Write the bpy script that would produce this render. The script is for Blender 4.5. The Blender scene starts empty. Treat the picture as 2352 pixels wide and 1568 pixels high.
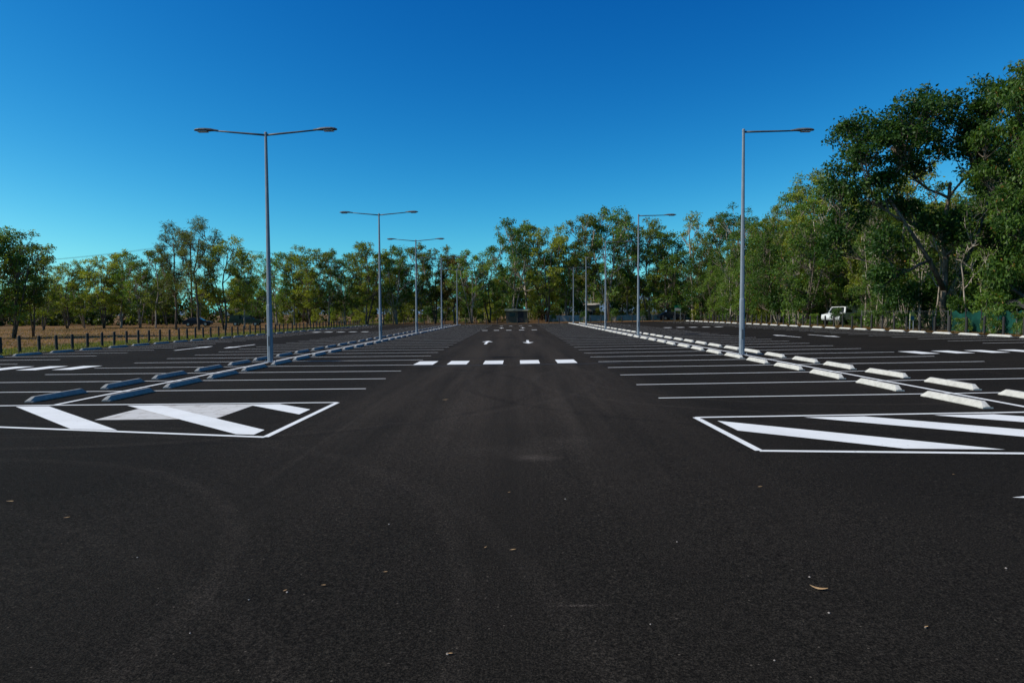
import bpy, bmesh, math, random
import numpy as np
from mathutils import Vector, Matrix, Quaternion
random.seed(7)
scene=bpy.context.scene
COL=scene.collection
F=1568.0; CAMH=1.65
def gz(x):
    if x>=0: return 0.011*min(x,60.0)
    return 0.005*max(x,-60.0)
# ---------------------------------------------------------------- materials
def new_mat(name):
    m=bpy.data.materials.new(name); m.use_nodes=True
    nt=m.node_tree; b=nt.nodes['Principled BSDF']
    return m,nt,b
def N(nt,t,**kw):
    n=nt.nodes.new(t)
    for k,v in kw.items(): setattr(n,k,v)
    return n
def L(nt,a,b): nt.links.new(a,b)
def ramp(nt,fac,stops):
    r=N(nt,'ShaderNodeValToRGB'); e=r.color_ramp.elements
    while len(e)<len(stops): e.new(0.5)
    for i,(p,c) in enumerate(stops):
        e[i].position=p; e[i].color=(c[0],c[1],c[2],1) if len(c)==3 else c
    L(nt,fac,r.inputs['Fac']); return r.outputs['Color']
def noise(nt,vec,scale,detail=3,rough=0.55):
    n=N(nt,'ShaderNodeTexNoise'); n.inputs['Scale'].default_value=scale
    n.inputs['Detail'].default_value=detail; n.inputs['Roughness'].default_value=rough
    if vec is not None: L(nt,vec,n.inputs['Vector'])
    return n.outputs['Fac']
def math_(nt,op,a,b=None,c=None,clamp=False):
    n=N(nt,'ShaderNodeMath',operation=op); n.use_clamp=clamp
    for i,v in enumerate((a,b,c)):
        if v is None: continue
        if isinstance(v,(int,float)): n.inputs[i].default_value=v
        else: L(nt,v,n.inputs[i])
    return n.outputs[0]
def mix(nt,fac,a,b,mode='MIX'):
    n=N(nt,'ShaderNodeMix',data_type='RGBA',blend_type=mode)
    if isinstance(fac,(int,float)): n.inputs[0].default_value=fac
    else: L(nt,fac,n.inputs[0])
    for i,v in ((6,a),(7,b)):
        if isinstance(v,tuple): n.inputs[i].default_value=(v[0],v[1],v[2],1)
        else: L(nt,v,n.inputs[i])
    return n.outputs[2]
def geo_pos(nt): return N(nt,'ShaderNodeNewGeometry').outputs['Position']
def obj_pos(nt): return N(nt,'ShaderNodeTexCoord').outputs['Object']
def bump(nt,b,h,strength=0.3,dist=0.01):
    n=N(nt,'ShaderNodeBump'); n.inputs['Strength'].default_value=strength; n.inputs['Distance'].default_value=dist
    L(nt,h,n.inputs['Height']); L(nt,n.outputs[0],b.inputs['Normal'])
def simple(name,c1,c2,scale=5,rough=0.6,metal=0.0,spec=0.5,bstr=0.0):
    m,nt,b=new_mat(name); p=obj_pos(nt)
    f=noise(nt,p,scale,4)
    L(nt,ramp(nt,f,[(0.3,c1),(0.7,c2)]),b.inputs['Base Color'])
    b.inputs['Roughness'].default_value=rough; b.inputs['Metallic'].default_value=metal
    b.inputs['Specular IOR Level'].default_value=spec
    if bstr: bump(nt,b,noise(nt,p,scale*6,3),bstr,0.01)
    return m

# asphalt
M_ASPH,nt,b=new_mat('asphalt'); p=geo_pos(nt)
sep=N(nt,'ShaderNodeSeparateXYZ'); L(nt,p,sep.inputs[0]); X,Y=sep.outputs[0],sep.outputs[1]
big=noise(nt,p,0.22,4,0.6)
col=ramp(nt,big,[(0.3,(0.0135,0.0118,0.0098)),(0.75,(0.0205,0.0176,0.0145))])
mp=N(nt,'ShaderNodeMapping'); L(nt,p,mp.inputs[0]); mp.inputs['Scale'].default_value=(1.1,0.05,1)
st=noise(nt,mp.outputs[0],1.3,5,0.65)
lane=math_(nt,'SUBTRACT',1.0,math_(nt,'DIVIDE',math_(nt,'ABSOLUTE',math_(nt,'ADD',X,0.3)),3.8),clamp=True)
far=math_(nt,'MULTIPLY',math_(nt,'SUBTRACT',Y,4.0),0.13,clamp=True)
lanef=math_(nt,'MULTIPLY',math_(nt,'MULTIPLY',lane,1.9,clamp=True),math_(nt,'SUBTRACT',math_(nt,'MULTIPLY',st,3.0),0.80,clamp=True),clamp=True)
lanef=math_(nt,'MULTIPLY',lanef,far)
col=mix(nt,math_(nt,'MULTIPLY',lanef,0.8),col,(0.044,0.036,0.029))
wobn=math_(nt,'MULTIPLY',math_(nt,'SUBTRACT',noise(nt,p,0.4,2),0.5),0.22)
brk=math_(nt,'SUBTRACT',math_(nt,'MULTIPLY',noise(nt,p,2.2,6,0.8),2.4),0.7,clamp=True)
def arc(cx,cy,r,w,amt,c,col):
    dx=math_(nt,'SUBTRACT',X,cx); dy=math_(nt,'SUBTRACT',Y,cy)
    d=math_(nt,'SQRT',math_(nt,'ADD',math_(nt,'MULTIPLY',dx,dx),math_(nt,'MULTIPLY',dy,dy)))
    e=math_(nt,'ABSOLUTE',math_(nt,'ADD',math_(nt,'SUBTRACT',d,r),wobn))
    m_=math_(nt,'MULTIPLY',math_(nt,'SUBTRACT',1.0,math_(nt,'DIVIDE',e,w),clamp=True),1.5,clamp=True)
    m_=math_(nt,'MULTIPLY',m_,brk)
    return mix(nt,math_(nt,'MULTIPLY',m_,amt),col,c)
DUST=(0.050,0.042,0.035); RUB=(0.007,0.0065,0.006)
for a in [(-6.2,3.5,4.35,0.12,0.28,DUST),(-6.2,3.5,4.62,0.06,0.25,RUB),(-6.2,3.5,5.9,0.10,0.22,DUST),(-9,1.2,9.6,0.12,0.2,DUST),
          (-7.0,17.5,9.0,0.14,0.4,DUST),(6.6,16.5,6.2,0.10,0.45,DUST),(6.6,16.5,5.0,0.09,0.4,DUST),(6.6,16.5,7.8,0.14,0.4,RUB),(-6.2,15.0,6.6,0.14,0.4,RUB),
          (-9.5,-4.0,11.0,0.12,0.15,DUST),(-1.2,-14,24.3,0.05,0.3,DUST)]:
    col=arc(*a,col)
def seg(x0,y0,x1,y1,w,amt,c,col):
    Ln=math.hypot(x1-x0,y1-y0); ux,uy=(x1-x0)/Ln,(y1-y0)/Ln
    dx=math_(nt,'SUBTRACT',X,x0); dy=math_(nt,'SUBTRACT',Y,y0)
    perp=math_(nt,'ABSOLUTE',math_(nt,'ADD',math_(nt,'SUBTRACT',math_(nt,'MULTIPLY',dx,uy),math_(nt,'MULTIPLY',dy,ux)),math_(nt,'MULTIPLY',wobn,0.3)))
    al=math_(nt,'DIVIDE',math_(nt,'ADD',math_(nt,'MULTIPLY',dx,ux),math_(nt,'MULTIPLY',dy,uy)),Ln)
    al=math_(nt,'MULTIPLY',math_(nt,'MULTIPLY',al,math_(nt,'SUBTRACT',1.0,al)),8.0,clamp=True)
    m_=math_(nt,'MULTIPLY',math_(nt,'MULTIPLY',math_(nt,'SUBTRACT',1.0,math_(nt,'DIVIDE',perp,w),clamp=True),al),brk)
    return mix(nt,math_(nt,'MULTIPLY',m_,amt),col,c)
col=seg(-2.5,6.2,-2.6,14.0,0.05,0.55,DUST,col); col=seg(-0.9,7.0,-1.2,20,0.18,0.5,DUST,col); col=seg(0.75,6.5,0.9,20,0.18,0.45,DUST,col)
st2=noise(nt,p,0.9,7,0.75)
col=mix(nt,math_(nt,'MULTIPLY',math_(nt,'MULTIPLY',math_(nt,'SUBTRACT',st2,0.60,clamp=True),9.0,clamp=True),0.2),col,(0.045,0.039,0.033))
def blot(cx,cy,sx,sy,amt,col):
    dx=math_(nt,'DIVIDE',math_(nt,'SUBTRACT',X,cx),sx); dy=math_(nt,'DIVIDE',math_(nt,'SUBTRACT',Y,cy),sy)
    d=math_(nt,'SQRT',math_(nt,'ADD',math_(nt,'MULTIPLY',dx,dx),math_(nt,'MULTIPLY',dy,dy)))
    m_=math_(nt,'MULTIPLY',math_(nt,'SUBTRACT',1.0,d,clamp=True),brk)
    return mix(nt,math_(nt,'MULTIPLY',m_,amt),col,(0.12,0.10,0.085))
col=blot(0.2,7.7,0.36,0.24,0.6,col); col=blot(0.0,8.1,0.9,0.45,0.2,col); col=blot(0.6,8.6,0.6,0.5,0.18,col); col=blot(0.35,3.78,0.2,0.02,0.7,col)
ag=noise(nt,p,84,3,0.8)
ag2=noise(nt,p,30,3,0.7)
col=mix(nt,1.0,col,ramp(nt,ag,[(0.34,(0.24,0.24,0.24)),(0.5,(0.85,0.85,0.85)),(0.64,(2.35,2.3,2.2))]),'MULTIPLY')
col=mix(nt,1.0,col,ramp(nt,ag2,[(0.32,(0.62,0.62,0.62)),(0.66,(1.38,1.36,1.34))]),'MULTIPLY')
v=N(nt,'ShaderNodeTexVoronoi'); v.inputs['Scale'].default_value=26; L(nt,p,v.inputs['Vector'])
cr=N(nt,'ShaderNodeSeparateColor'); L(nt,v.outputs['Color'],cr.inputs[0])
chip=math_(nt,'MULTIPLY',math_(nt,'LESS_THAN',v.outputs['Distance'],0.15),math_(nt,'GREATER_THAN',cr.outputs[0],0.96))
col=mix(nt,math_(nt,'MULTIPLY',chip,0.6),col,(0.15,0.125,0.10))
L(nt,col,b.inputs['Base Color']); b.inputs['Roughness'].default_value=0.95; b.inputs['Specular IOR Level'].default_value=0.04
bump(nt,b,ag,0.75,0.012)

# white paint
M_PAINT,nt,b=new_mat('road_paint'); p=geo_pos(nt)
f=noise(nt,p,14,5,0.7)
c=ramp(nt,noise(nt,p,1.5,4,0.6),[(0.3,(0.70,0.69,0.66)),(0.7,(0.80,0.79,0.76))])
c=mix(nt,math_(nt,'MULTIPLY',math_(nt,'SUBTRACT',f,0.63,clamp=True),9,clamp=True),c,(0.12,0.11,0.10))
L(nt,c,b.inputs['Base Color']); b.inputs['Roughness'].default_value=0.7
bump(nt,b,noise(nt,p,95,2,0.7),0.3,0.01)
# ground
M_GROUND,nt,b=new_mat('dry_ground'); p=geo_pos(nt)
sep=N(nt,'ShaderNodeSeparateXYZ'); L(nt,p,sep.inputs[0])
c=ramp(nt,noise(nt,p,0.13,6,0.7),[(0.34,(0.060,0.062,0.020)),(0.45,(0.145,0.085,0.038)),(0.58,(0.25,0.140,0.065)),(0.75,(0.18,0.095,0.045))])
c=mix(nt,1.0,c,ramp(nt,noise(nt,p,2.2,6,0.75),[(0.3,(0.4,0.4,0.4)),(0.65,(1.2,1.18,1.12))]),'MULTIPLY')
gs=math_(nt,'SUBTRACT',1.0,math_(nt,'DIVIDE',math_(nt,'ABSOLUTE',math_(nt,'ADD',sep.outputs[0],25.2)),3.6),clamp=True)
gs=math_(nt,'MULTIPLY',gs,2.4,clamp=True)
c=mix(nt,math_(nt,'MULTIPLY',gs,math_(nt,'MULTIPLY',noise(nt,p,0.8,4),1.6,clamp=True)),c,(0.062,0.086,0.016))
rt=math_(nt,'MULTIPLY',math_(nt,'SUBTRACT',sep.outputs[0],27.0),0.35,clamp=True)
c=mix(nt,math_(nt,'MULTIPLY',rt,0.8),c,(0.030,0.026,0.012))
L(nt,c,b.inputs['Base Color']); b.inputs['Roughness'].default_value=0.95; b.inputs['Specular IOR Level'].default_value=0.05
bump(nt,b,noise(nt,p,6,6,0.7),0.6,0.05)

M_DARKLINE=simple('dark_line',(0.004,0.004,0.004),(0.009,0.008,0.008),3,0.8)
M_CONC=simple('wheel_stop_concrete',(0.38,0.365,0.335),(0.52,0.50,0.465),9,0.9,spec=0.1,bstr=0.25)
M_CONCD=simple('shaded_wheel_stop_concrete',(0.20,0.20,0.20),(0.30,0.30,0.29),9,0.9,spec=0.1,bstr=0.25)  # darker copy of the stop concrete, shade of the left rows in its colour
M_PATCH,nt,b=new_mat('concrete_patch'); p=geo_pos(nt)
br=N(nt,'ShaderNodeTexBrick'); L(nt,p,br.inputs['Vector']); br.inputs['Scale'].default_value=1.0
br.inputs['Brick Width'].default_value=0.95; br.inputs['Row Height'].default_value=0.58; br.inputs['Mortar Size'].default_value=0.007
br.inputs['Color1'].default_value=(0.52,0.50,0.47,1); br.inputs['Color2'].default_value=(0.55,0.53,0.50,1); br.inputs['Mortar'].default_value=(0.27,0.24,0.20,1)
c=mix(nt,math_(nt,'MULTIPLY',math_(nt,'SUBTRACT',noise(nt,p,4,6,0.75),0.52,clamp=True),5,clamp=True),br.outputs['Color'],(0.24,0.19,0.155))
L(nt,c,b.inputs['Base Color']); b.inputs['Roughness'].default_value=0.85
M_GALV=simple('galvanised_steel',(0.155,0.185,0.22),(0.215,0.25,0.29),3,0.65,metal=0.0,spec=0.3)
M_HEAD=simple('lamp_housing',(0.07,0.08,0.09),(0.11,0.12,0.135),6,0.6,metal=0.0,spec=0.3)
M_LENS=simple('lamp_lens',(0.4,0.42,0.43),(0.5,0.52,0.54),6,0.2)
M_POST=simple('dark_post',(0.010,0.010,0.011),(0.022,0.020,0.019),12,0.8)
M_WHITEP=simple('vehicle_paint_white',(0.66,0.67,0.68),(0.72,0.73,0.74),2,0.3)
M_DARKP=simple('vehicle_paint_dark',(0.012,0.016,0.025),(0.02,0.025,0.035),2,0.4,spec=0.2)
M_GREENP=simple('vehicle_paint_green',(0.015,0.035,0.022),(0.02,0.045,0.03),2,0.4,spec=0.2)
M_GLASS=simple('vehicle_glass',(0.01,0.013,0.015),(0.02,0.024,0.028),2,0.15,spec=0.3)
M_TYRE=simple('tyre_rubber',(0.012,0.012,0.012),(0.02,0.02,0.02),8,0.85)
M_RIM=simple('wheel_rim',(0.35,0.36,0.37),(0.45,0.46,0.47),8,0.35,metal=0.6)
M_LIGHT=simple('headlight_glass',(0.7,0.7,0.68),(0.8,0.8,0.78),8,0.15)
M_CLOTH=simple('green_shade_cloth',(0.002,0.018,0.014),(0.010,0.070,0.054),0.9,0.9,spec=0.1)
M_TARP=simple('dark_tarpaulin',(0.03,0.03,0.03),(0.08,0.078,0.072),1.5,0.8,spec=0.1)
M_CREAM=simple('dull_cladding',(0.085,0.075,0.05),(0.12,0.105,0.07),1,0.8,spec=0.1)
M_ROOFG=simple('pale_green_roof',(0.13,0.15,0.11),(0.18,0.20,0.15),1,0.8,spec=0.1)
M_WALLW=simple('white_wall_paint',(0.34,0.31,0.28),(0.46,0.43,0.39),0.6,0.8,spec=0.1)
M_SIGNG=simple('sign_green',(0.0,0.17,0.08),(0.0,0.19,0.09),3,0.5)
M_SIGNB=simple('sign_blue',(0.02,0.20,0.33),(0.03,0.24,0.38),3,0.5)
M_SIGNY=simple('sign_yellow',(0.62,0.62,0.16),(0.72,0.70,0.2),3,0.5)
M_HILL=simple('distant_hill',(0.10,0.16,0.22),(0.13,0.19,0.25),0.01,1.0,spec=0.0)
M_WIRE=simple('cable',(0.02,0.02,0.02),(0.03,0.03,0.03),3,0.7)
M_MESHW=simple('fence_wire',(0.05,0.052,0.055),(0.09,0.09,0.09),3,0.7)
M_LEAFDRY=simple('dry_leaf',(0.30,0.17,0.07),(0.50,0.34,0.17),30,0.8)
M_STONE=simple('pebble_stone',(0.20,0.17,0.15),(0.36,0.31,0.28),30,0.9)

def bark(name,c1,c2):
    m,nt,b=new_mat(name); p=obj_pos(nt)
    mp=N(nt,'ShaderNodeMapping'); L(nt,p,mp.inputs[0]); mp.inputs['Scale'].default_value=(5,5,0.8)
    f=noise(nt,mp.outputs[0],1.2,5,0.7)
    L(nt,ramp(nt,f,[(0.35,c1),(0.65,c2)]),b.inputs['Base Color']); b.inputs['Roughness'].default_value=0.95
    b.inputs['Specular IOR Level'].default_value=0.1
    bump(nt,b,f,0.5,0.05); return m
M_BARKD=bark('bark_dark',(0.045,0.034,0.026),(0.20,0.16,0.125))
M_BARKP=bark('bark_pale',(0.14,0.105,0.08),(0.46,0.40,0.33))
def foliage(name,dark,mid,light,dry=None,trans=0.38):
    m,nt,b=new_mat(name)
    g=N(nt,'ShaderNodeNewGeometry'); oi=N(nt,'ShaderNodeObjectInfo')
    cl=noise(nt,g.outputs['Position'],0.55,3,0.6)
    f=math_(nt,'ADD',math_(nt,'MULTIPLY',g.outputs['Random Per Island'],0.40),math_(nt,'MULTIPLY',cl,0.55))
    f=math_(nt,'ADD',f,math_(nt,'MULTIPLY',math_(nt,'SUBTRACT',oi.outputs['Random'],0.5),0.34))
    stops=[(0.22,dark),(0.5,mid),(0.82,light)]
    c=ramp(nt,f,stops)
    if dry:
        c=mix(nt,math_(nt,'GREATER_THAN',g.outputs['Random Per Island'],0.98),c,dry)
    L(nt,c,b.inputs['Base Color']); b.inputs['Roughness'].default_value=0.5; b.inputs['Specular IOR Level'].default_value=0.25
    tr=N(nt,'ShaderNodeBsdfTranslucent'); L(nt,mix(nt,1.0,c,(1.5,1.5,0.45),'MULTIPLY'),tr.inputs[0])
    ms=N(nt,'ShaderNodeMixShader'); ms.inputs[0].default_value=trans
    L(nt,b.outputs[0],ms.inputs[1]); L(nt,tr.outputs[0],ms.inputs[2])
    L(nt,ms.outputs[0],nt.nodes['Material Output'].inputs[0]); return m
M_FOL=foliage('foliage_olive',(0.055,0.078,0.012),(0.165,0.200,0.026),(0.34,0.36,0.050),(0.24,0.15,0.04),0.42)
M_FOLD=foliage('foliage_dark',(0.016,0.046,0.009),(0.046,0.100,0.017),(0.13,0.20,0.034))
M_FOLC=foliage('foliage_feathery',(0.050,0.066,0.020),(0.105,0.122,0.034),(0.19,0.20,0.055))
M_FOLR=foliage('foliage_reddish',(0.090,0.062,0.016),(0.19,0.125,0.030),(0.28,0.19,0.045))
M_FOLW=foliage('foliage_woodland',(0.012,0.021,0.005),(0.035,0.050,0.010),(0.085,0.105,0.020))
M_FOLB=foliage('foliage_bright',(0.030,0.072,0.012),(0.090,0.158,0.024),(0.20,0.285,0.045),(0.25,0.13,0.03))
M_GRASS=foliage('grass_blades',(0.05,0.065,0.015),(0.12,0.13,0.03),(0.24,0.21,0.07))
M_STRAW=foliage('straw_grass',(0.11,0.065,0.03),(0.20,0.125,0.055),(0.34,0.23,0.11))
M_LITTER=foliage('leaf_litter',(0.06,0.040,0.015),(0.16,0.095,0.035),(0.33,0.21,0.09))

# ---------------------------------------------------------------- mesh helpers
def mesh_from(name,verts,faces,mats=()):
    me=bpy.data.meshes.new(name); me.from_pydata([tuple(v) for v in verts],[],faces)
    for m in mats: me.materials.append(m)
    me.update(); return me
def obj(name,me,loc=(0,0,0),rot=(0,0,0),parent=None,scale=None):
    o=bpy.data.objects.new(name,me); o.location=loc; o.rotation_euler=rot
    if scale: o.scale=scale
    COL.objects.link(o)
    if parent: o.parent=parent
    return o
def tag(o,label,cat,group=None,kind=None):
    o['label']=label; o['category']=cat
    if group: o['group']=group
    if kind: o['kind']=kind
def struct(o,label=None,cat=None):
    o['kind']='structure'
    if label: o['label']=label
    if cat: o['category']=cat
class MB:
    def __init__(s): s.v=[]; s.f=[]; s.m=[]
    def add(s,vs,fs,mi=0):
        o=len(s.v); s.v+=vs; s.f+=[tuple(i+o for i in f) for f in fs]; s.m+=[mi]*len(fs)
    def box(s,c,d,mi=0,rz=0):
        x,y,z=d[0]/2,d[1]/2,d[2]/2; ca,sa=math.cos(rz),math.sin(rz)
        vs=[]
        for sx,sy,sz in ((-1,-1,-1),(1,-1,-1),(1,1,-1),(-1,1,-1),(-1,-1,1),(1,-1,1),(1,1,1),(-1,1,1)):
            px,py=sx*x,sy*y
            vs.append((c[0]+px*ca-py*sa,c[1]+px*sa+py*ca,c[2]+sz*z))
        s.add(vs,[(0,3,2,1),(4,5,6,7),(0,1,5,4),(1,2,6,5),(2,3,7,6),(3,0,4,7)],mi)
    def tube(s,pts,rads,n=6,mi=0,cap=True):
        pts=[Vector(p) for p in pts]
        up=Vector((0.13,0.31,0.94)).normalized(); vs=[]
        for i,pt in enumerate(pts):
            d=(pts[min(i+1,len(pts)-1)]-pts[max(i-1,0)]).normalized()
            a=d.cross(up)
            if a.length<1e-3: a=d.cross(Vector((1,0,0)))
            a.normalize(); bb=d.cross(a)
            for k in range(n):
                t=2*math.pi*k/n
                vs.append(tuple(pt+(a*math.cos(t)+bb*math.sin(t))*rads[i]))
        fs=[]
        for i in range(len(pts)-1):
            for k in range(n):
                fs.append((i*n+k,i*n+(k+1)%n,(i+1)*n+(k+1)%n,(i+1)*n+k))
        if cap:
            fs.append(tuple(range(n-1,-1,-1))); fs.append(tuple((len(pts)-1)*n+k for k in range(n)))
        s.add(vs,fs,mi)
    def mesh(s,name,mats,smooth=False):
        me=mesh_from(name,s.v,s.f,mats)
        me.polygons.foreach_set('material_index',s.m)
        if smooth: me.polygons.foreach_set('use_smooth',[True]*len(s.f))
        bm=bmesh.new(); bm.from_mesh(me); bmesh.ops.recalc_face_normals(bm,faces=bm.faces); bm.to_mesh(me); bm.free()
        me.update(); return me
def flat(mb,poly,z=0.006):
    mb.add([(x,y,gz(x)+z) for x,y in poly],[tuple(range(len(poly)))])
def rect(mb,x0,y0,x1,y1,z=0.006):
    xs=[x0,x1] if not (x0<0<x1) else [x0,0,x1]
    for a,c in zip(xs[:-1],xs[1:]): flat(mb,[(a,y0),(c,y0),(c,y1),(a,y1)],z)
def line(mb,p,q,w,z=0.006):
    d=Vector((q[0]-p[0],q[1]-p[1])).normalized(); n=Vector((-d.y,d.x))*w/2
    flat(mb,[(p[0]+n.x,p[1]+n.y),(p[0]-n.x,p[1]-n.y),(q[0]-n.x,q[1]-n.y),(q[0]+n.x,q[1]+n.y)],z)
def clip(poly,cp):
    out=poly
    for i in range(len(cp)):
        a=cp[i]; bq=cp[(i+1)%len(cp)]
        inside=lambda p:(bq[0]-a[0])*(p[1]-a[1])-(bq[1]-a[1])*(p[0]-a[0])>=0
        inp=out; out=[]
        for j in range(len(inp)):
            p=inp[j]; q=inp[(j+1)%len(inp)]
            ip,iq=inside(p),inside(q)
            if ip: out.append(p)
            if ip!=iq:
                dx,dy=q[0]-p[0],q[1]-p[1]; ex,ey=bq[0]-a[0],bq[1]-a[1]
                den=ex*dy-ey*dx; t=-(ex*(p[1]-a[1])-ey*(p[0]-a[0]))/den
                out.append((p[0]+dx*t,p[1]+dy*t))
        if not out: return []
    return out

# ---------------------------------------------------------------- setting
xs=[-2500,-400,-60,0,60,400,2500]; ys=[-600,-15,104.2,400,3500]
vs=[(x,y,gz(x)-0.035) for y in ys for x in xs]; nx=len(xs)
fs=[(j*nx+i,j*nx+i+1,(j+1)*nx+i+1,(j+1)*nx+i) for j in range(len(ys)-1) for i in range(nx-1)]
o=obj('ground',mesh_from('ground',vs,fs,[M_GROUND])); struct(o,'dry brown dirt and grass around the car park','ground')
LX,RX,FY=-22.9,25.9,104.0
mb=MB()
for a,c in ((LX,0),(0,RX)):
    flat(mb,[(a,-15),(c,-15),(c,FY),(a,FY)],0.0)
o=obj('parking_lot',mb.mesh('parking_lot',[M_ASPH])); struct(o,'dark new asphalt car park surface','car park')
LEND=100.0
RS,RP=10.42,2.38; LS,LP=12.75,2.30
mb=MB()
y=RS+RP
rY=[]; 
while y<LEND: rY.append(y); y+=RP
y=LS+LP; lY=[]
while y<LEND: lY.append(y); y+=LP
W=0.075
for y in rY:
    rect(mb,2.65,y-W/2,8.10,y+W/2); rect(mb,8.20,y-W/2,13.6,y+W/2)
    if y>14: rect(mb,20.0,y-W/2,25.3,y+W/2)
for y in lY:
    rect(mb,-13.7,y-W/2,-8.80,y+W/2); rect(mb,-8.70,y-W/2,-3.36,y+W/2)
    if y>14: rect(mb,-22.2,y-W/2,-17.9,y+W/2)
rect(mb,8.10,RS+0.06,8.20,LEND); rect(mb,-8.80,LS+0.06,-8.70,LEND)
o=obj('bay_lines',mb.mesh('bay_lines',[M_PAINT])); struct(o,'thin white painted parking bay lines','road marking')
def island(name,quad,starts,width,slope,y0,label):
    mb=MB()
    n=len(quad)
    cx=sum(p[0] for p in quad)/n; cy=sum(p[1] for p in quad)/n
    for i in range(n):
        line(mb,quad[i],quad[(i+1)%n],0.095,0.006+0.0007*i)
    q=[]
    for p in quad:
        q.append((p[0]+(0.22 if p[0]<cx else -0.22),p[1]+(0.17 if p[1]<cy else -0.17)))
    for s in starts:
        band=[(s,y0),(s+8/slope,y0-8),(s+width+8/slope,y0-8),(s+width,y0)]
        c=clip(band,q)
        if len(c)>2: flat(mb,c,0.010)
    o=obj(name,mb.mesh(name,[M_PAINT])); struct(o,label,'road marking')
island('hatched_marking',[(-14.0,11.7),(-3.42,9.16),(-3.38,12.72),(-14.0,12.72)],
       [-13.9,-11.7,-9.5,-7.42,-5.2],0.62,0.95,12.72,'white diagonal hatching beside the parking bays')
island('hatched_marking',[(2.80,7.88),(13.6,6.5),(13.6,10.44),(2.72,10.40)],
       [1.62,4.10,6.05,8.3,10.5,12.7],0.90,0.9,10.42,'white diagonal hatching at the end of the bays')
mb=MB(); flat(mb,[(-6.8,10.85),(-4.85,10.85),(-4.85,12.6),(-6.8,12.6)],0.0045)
o=obj('concrete_patch',mb.mesh('concrete_patch',[M_PATCH])); struct(o,'pale worn square patch in the asphalt','pavement patch')
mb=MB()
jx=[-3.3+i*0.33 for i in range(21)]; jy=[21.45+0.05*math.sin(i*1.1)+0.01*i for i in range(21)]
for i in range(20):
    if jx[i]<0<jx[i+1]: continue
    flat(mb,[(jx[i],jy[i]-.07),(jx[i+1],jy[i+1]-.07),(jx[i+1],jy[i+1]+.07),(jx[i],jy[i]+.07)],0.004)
o=obj('dark_line',mb.mesh('dark_line',[M_DARKLINE])); struct(o,'thin dark line across the aisle','pavement joint')  # narrow wavy dark strip just above the asphalt
mb=MB()
def blocks(xs_,y0,y1,w=0.64):
    for x in xs_:
        if x-w/2<0<x+w/2: rect(mb,x-w/2,y0,x+w/2,y1)
        else: flat(mb,[(x-w/2,y0),(x+w/2,y0),(x+w/2,y1),(x-w/2,y1)])
C=[-3.05,-1.96,-0.79,0.41,1.62]
blocks(C,21.95,23.55); blocks(C,64.0,64.9,.5); blocks(C[1:],84.5,85.2,.4)
LC=[-14.4,-15.55,-16.7,-17.85,-19]; RC=[14.2,15.4,16.6,17.8,19.0]
blocks(LC,21.4,23.0); blocks(RC,23.5,25.0); blocks(LC,63.9,65.1); blocks(RC,63.9,65.1)
o=obj('crossing_markings',mb.mesh('crossing_markings',[M_PAINT])); struct(o,'white block markings of pedestrian crossings','road marking')
def arrow(x,y,d,ln=4.2,rot=0,hw=0.31):
    mb=MB(); P=[(-0.075,-ln/2),(0.075,-ln/2),(0.075,ln/2-1.5),(hw,ln/2-1.5),(0,ln/2),(-hw,ln/2-1.5),(-0.075,ln/2-1.5)]
    pts=[]
    for px,py in P:
        if rot: px,py=px*math.cos(rot)-py*math.sin(rot),px*math.sin(rot)+py*math.cos(rot)
        pts.append((x+px*d,y+py*d))
    mb.add([(a,c,gz(a)+0.006) for a,c in pts],[(0,1,2,6),(2,3,4),(2,4,6),(4,5,6)])
    o=obj('arrow_marking',mb.mesh('arrow_marking',[M_PAINT])); struct(o,'white painted direction arrow on asphalt','road marking')
arrow(-1.70,38.2,1); arrow(0.60,38.4,-1); arrow(-1.7,74,1,3); arrow(0.6,74,-1,3)
arrow(-16.6,35,1); arrow(-14.9,36.5,-1); arrow(15.9,40.5,1); arrow(17.9,40,-1)
arrow(5.62,5.80,1,2.8,math.pi/2,0.4)

hv=[];hf=[]
n=60
for i in range(n+1):
    x=-1800+3600*i/n; h=38+24*math.sin(i*0.37)+14*math.sin(i*0.9+1)
    hv+=[(x,2300,-2),(x,2400,h),(x,2600,-2)]
for i in range(n): 
    a=i*3; hf+=[(a,a+3,a+4,a+1),(a+1,a+4,a+5,a+2)]
o=obj('hill',mesh_from('hill',hv,hf,[M_HILL])); struct(o,'low blue distant hills','hill')

# ---------------------------------------------------------------- wheel stops
def make_stop(mat,h):
    Lh,wb,wt=0.83,0.083,0.034
    bm=bmesh.new()
    prof=[(-wb,0),(wb,0),(wb,0.02),(wt,h),(-wt,h),(-wb,0.02)]
    def ring(y,s,zs): return [bm.verts.new((px*s,y,min(pz,zs))) for px,pz in prof]
    rings=[ring(-Lh,1,0.03),ring(-Lh+0.13,1,h),ring(Lh-0.13,1,h),ring(Lh,1,0.03)]
    for a,c in zip(rings[:-1],rings[1:]):
        for k in range(6): bm.faces.new((a[k],a[(k+1)%6],c[(k+1)%6],c[k]))
    for r in (rings[0],rings[-1]):
        bm.faces.new(list(r))
    bmesh.ops.remove_doubles(bm,verts=bm.verts,dist=0.0005)
    bmesh.ops.recalc_face_normals(bm,faces=bm.faces)
    bmesh.ops.bevel(bm,geom=[e for e in bm.edges if e.calc_length()>0.2],offset=0.006,segments=1,affect='EDGES')
    me=bpy.data.meshes.new('wheel_stop'); bm.to_mesh(me); bm.free(); me.materials.append(mat); return me
ME_STOP=make_stop(M_CONC,0.108); ME_STOPD=make_stop(M_CONCD,0.105)
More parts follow.
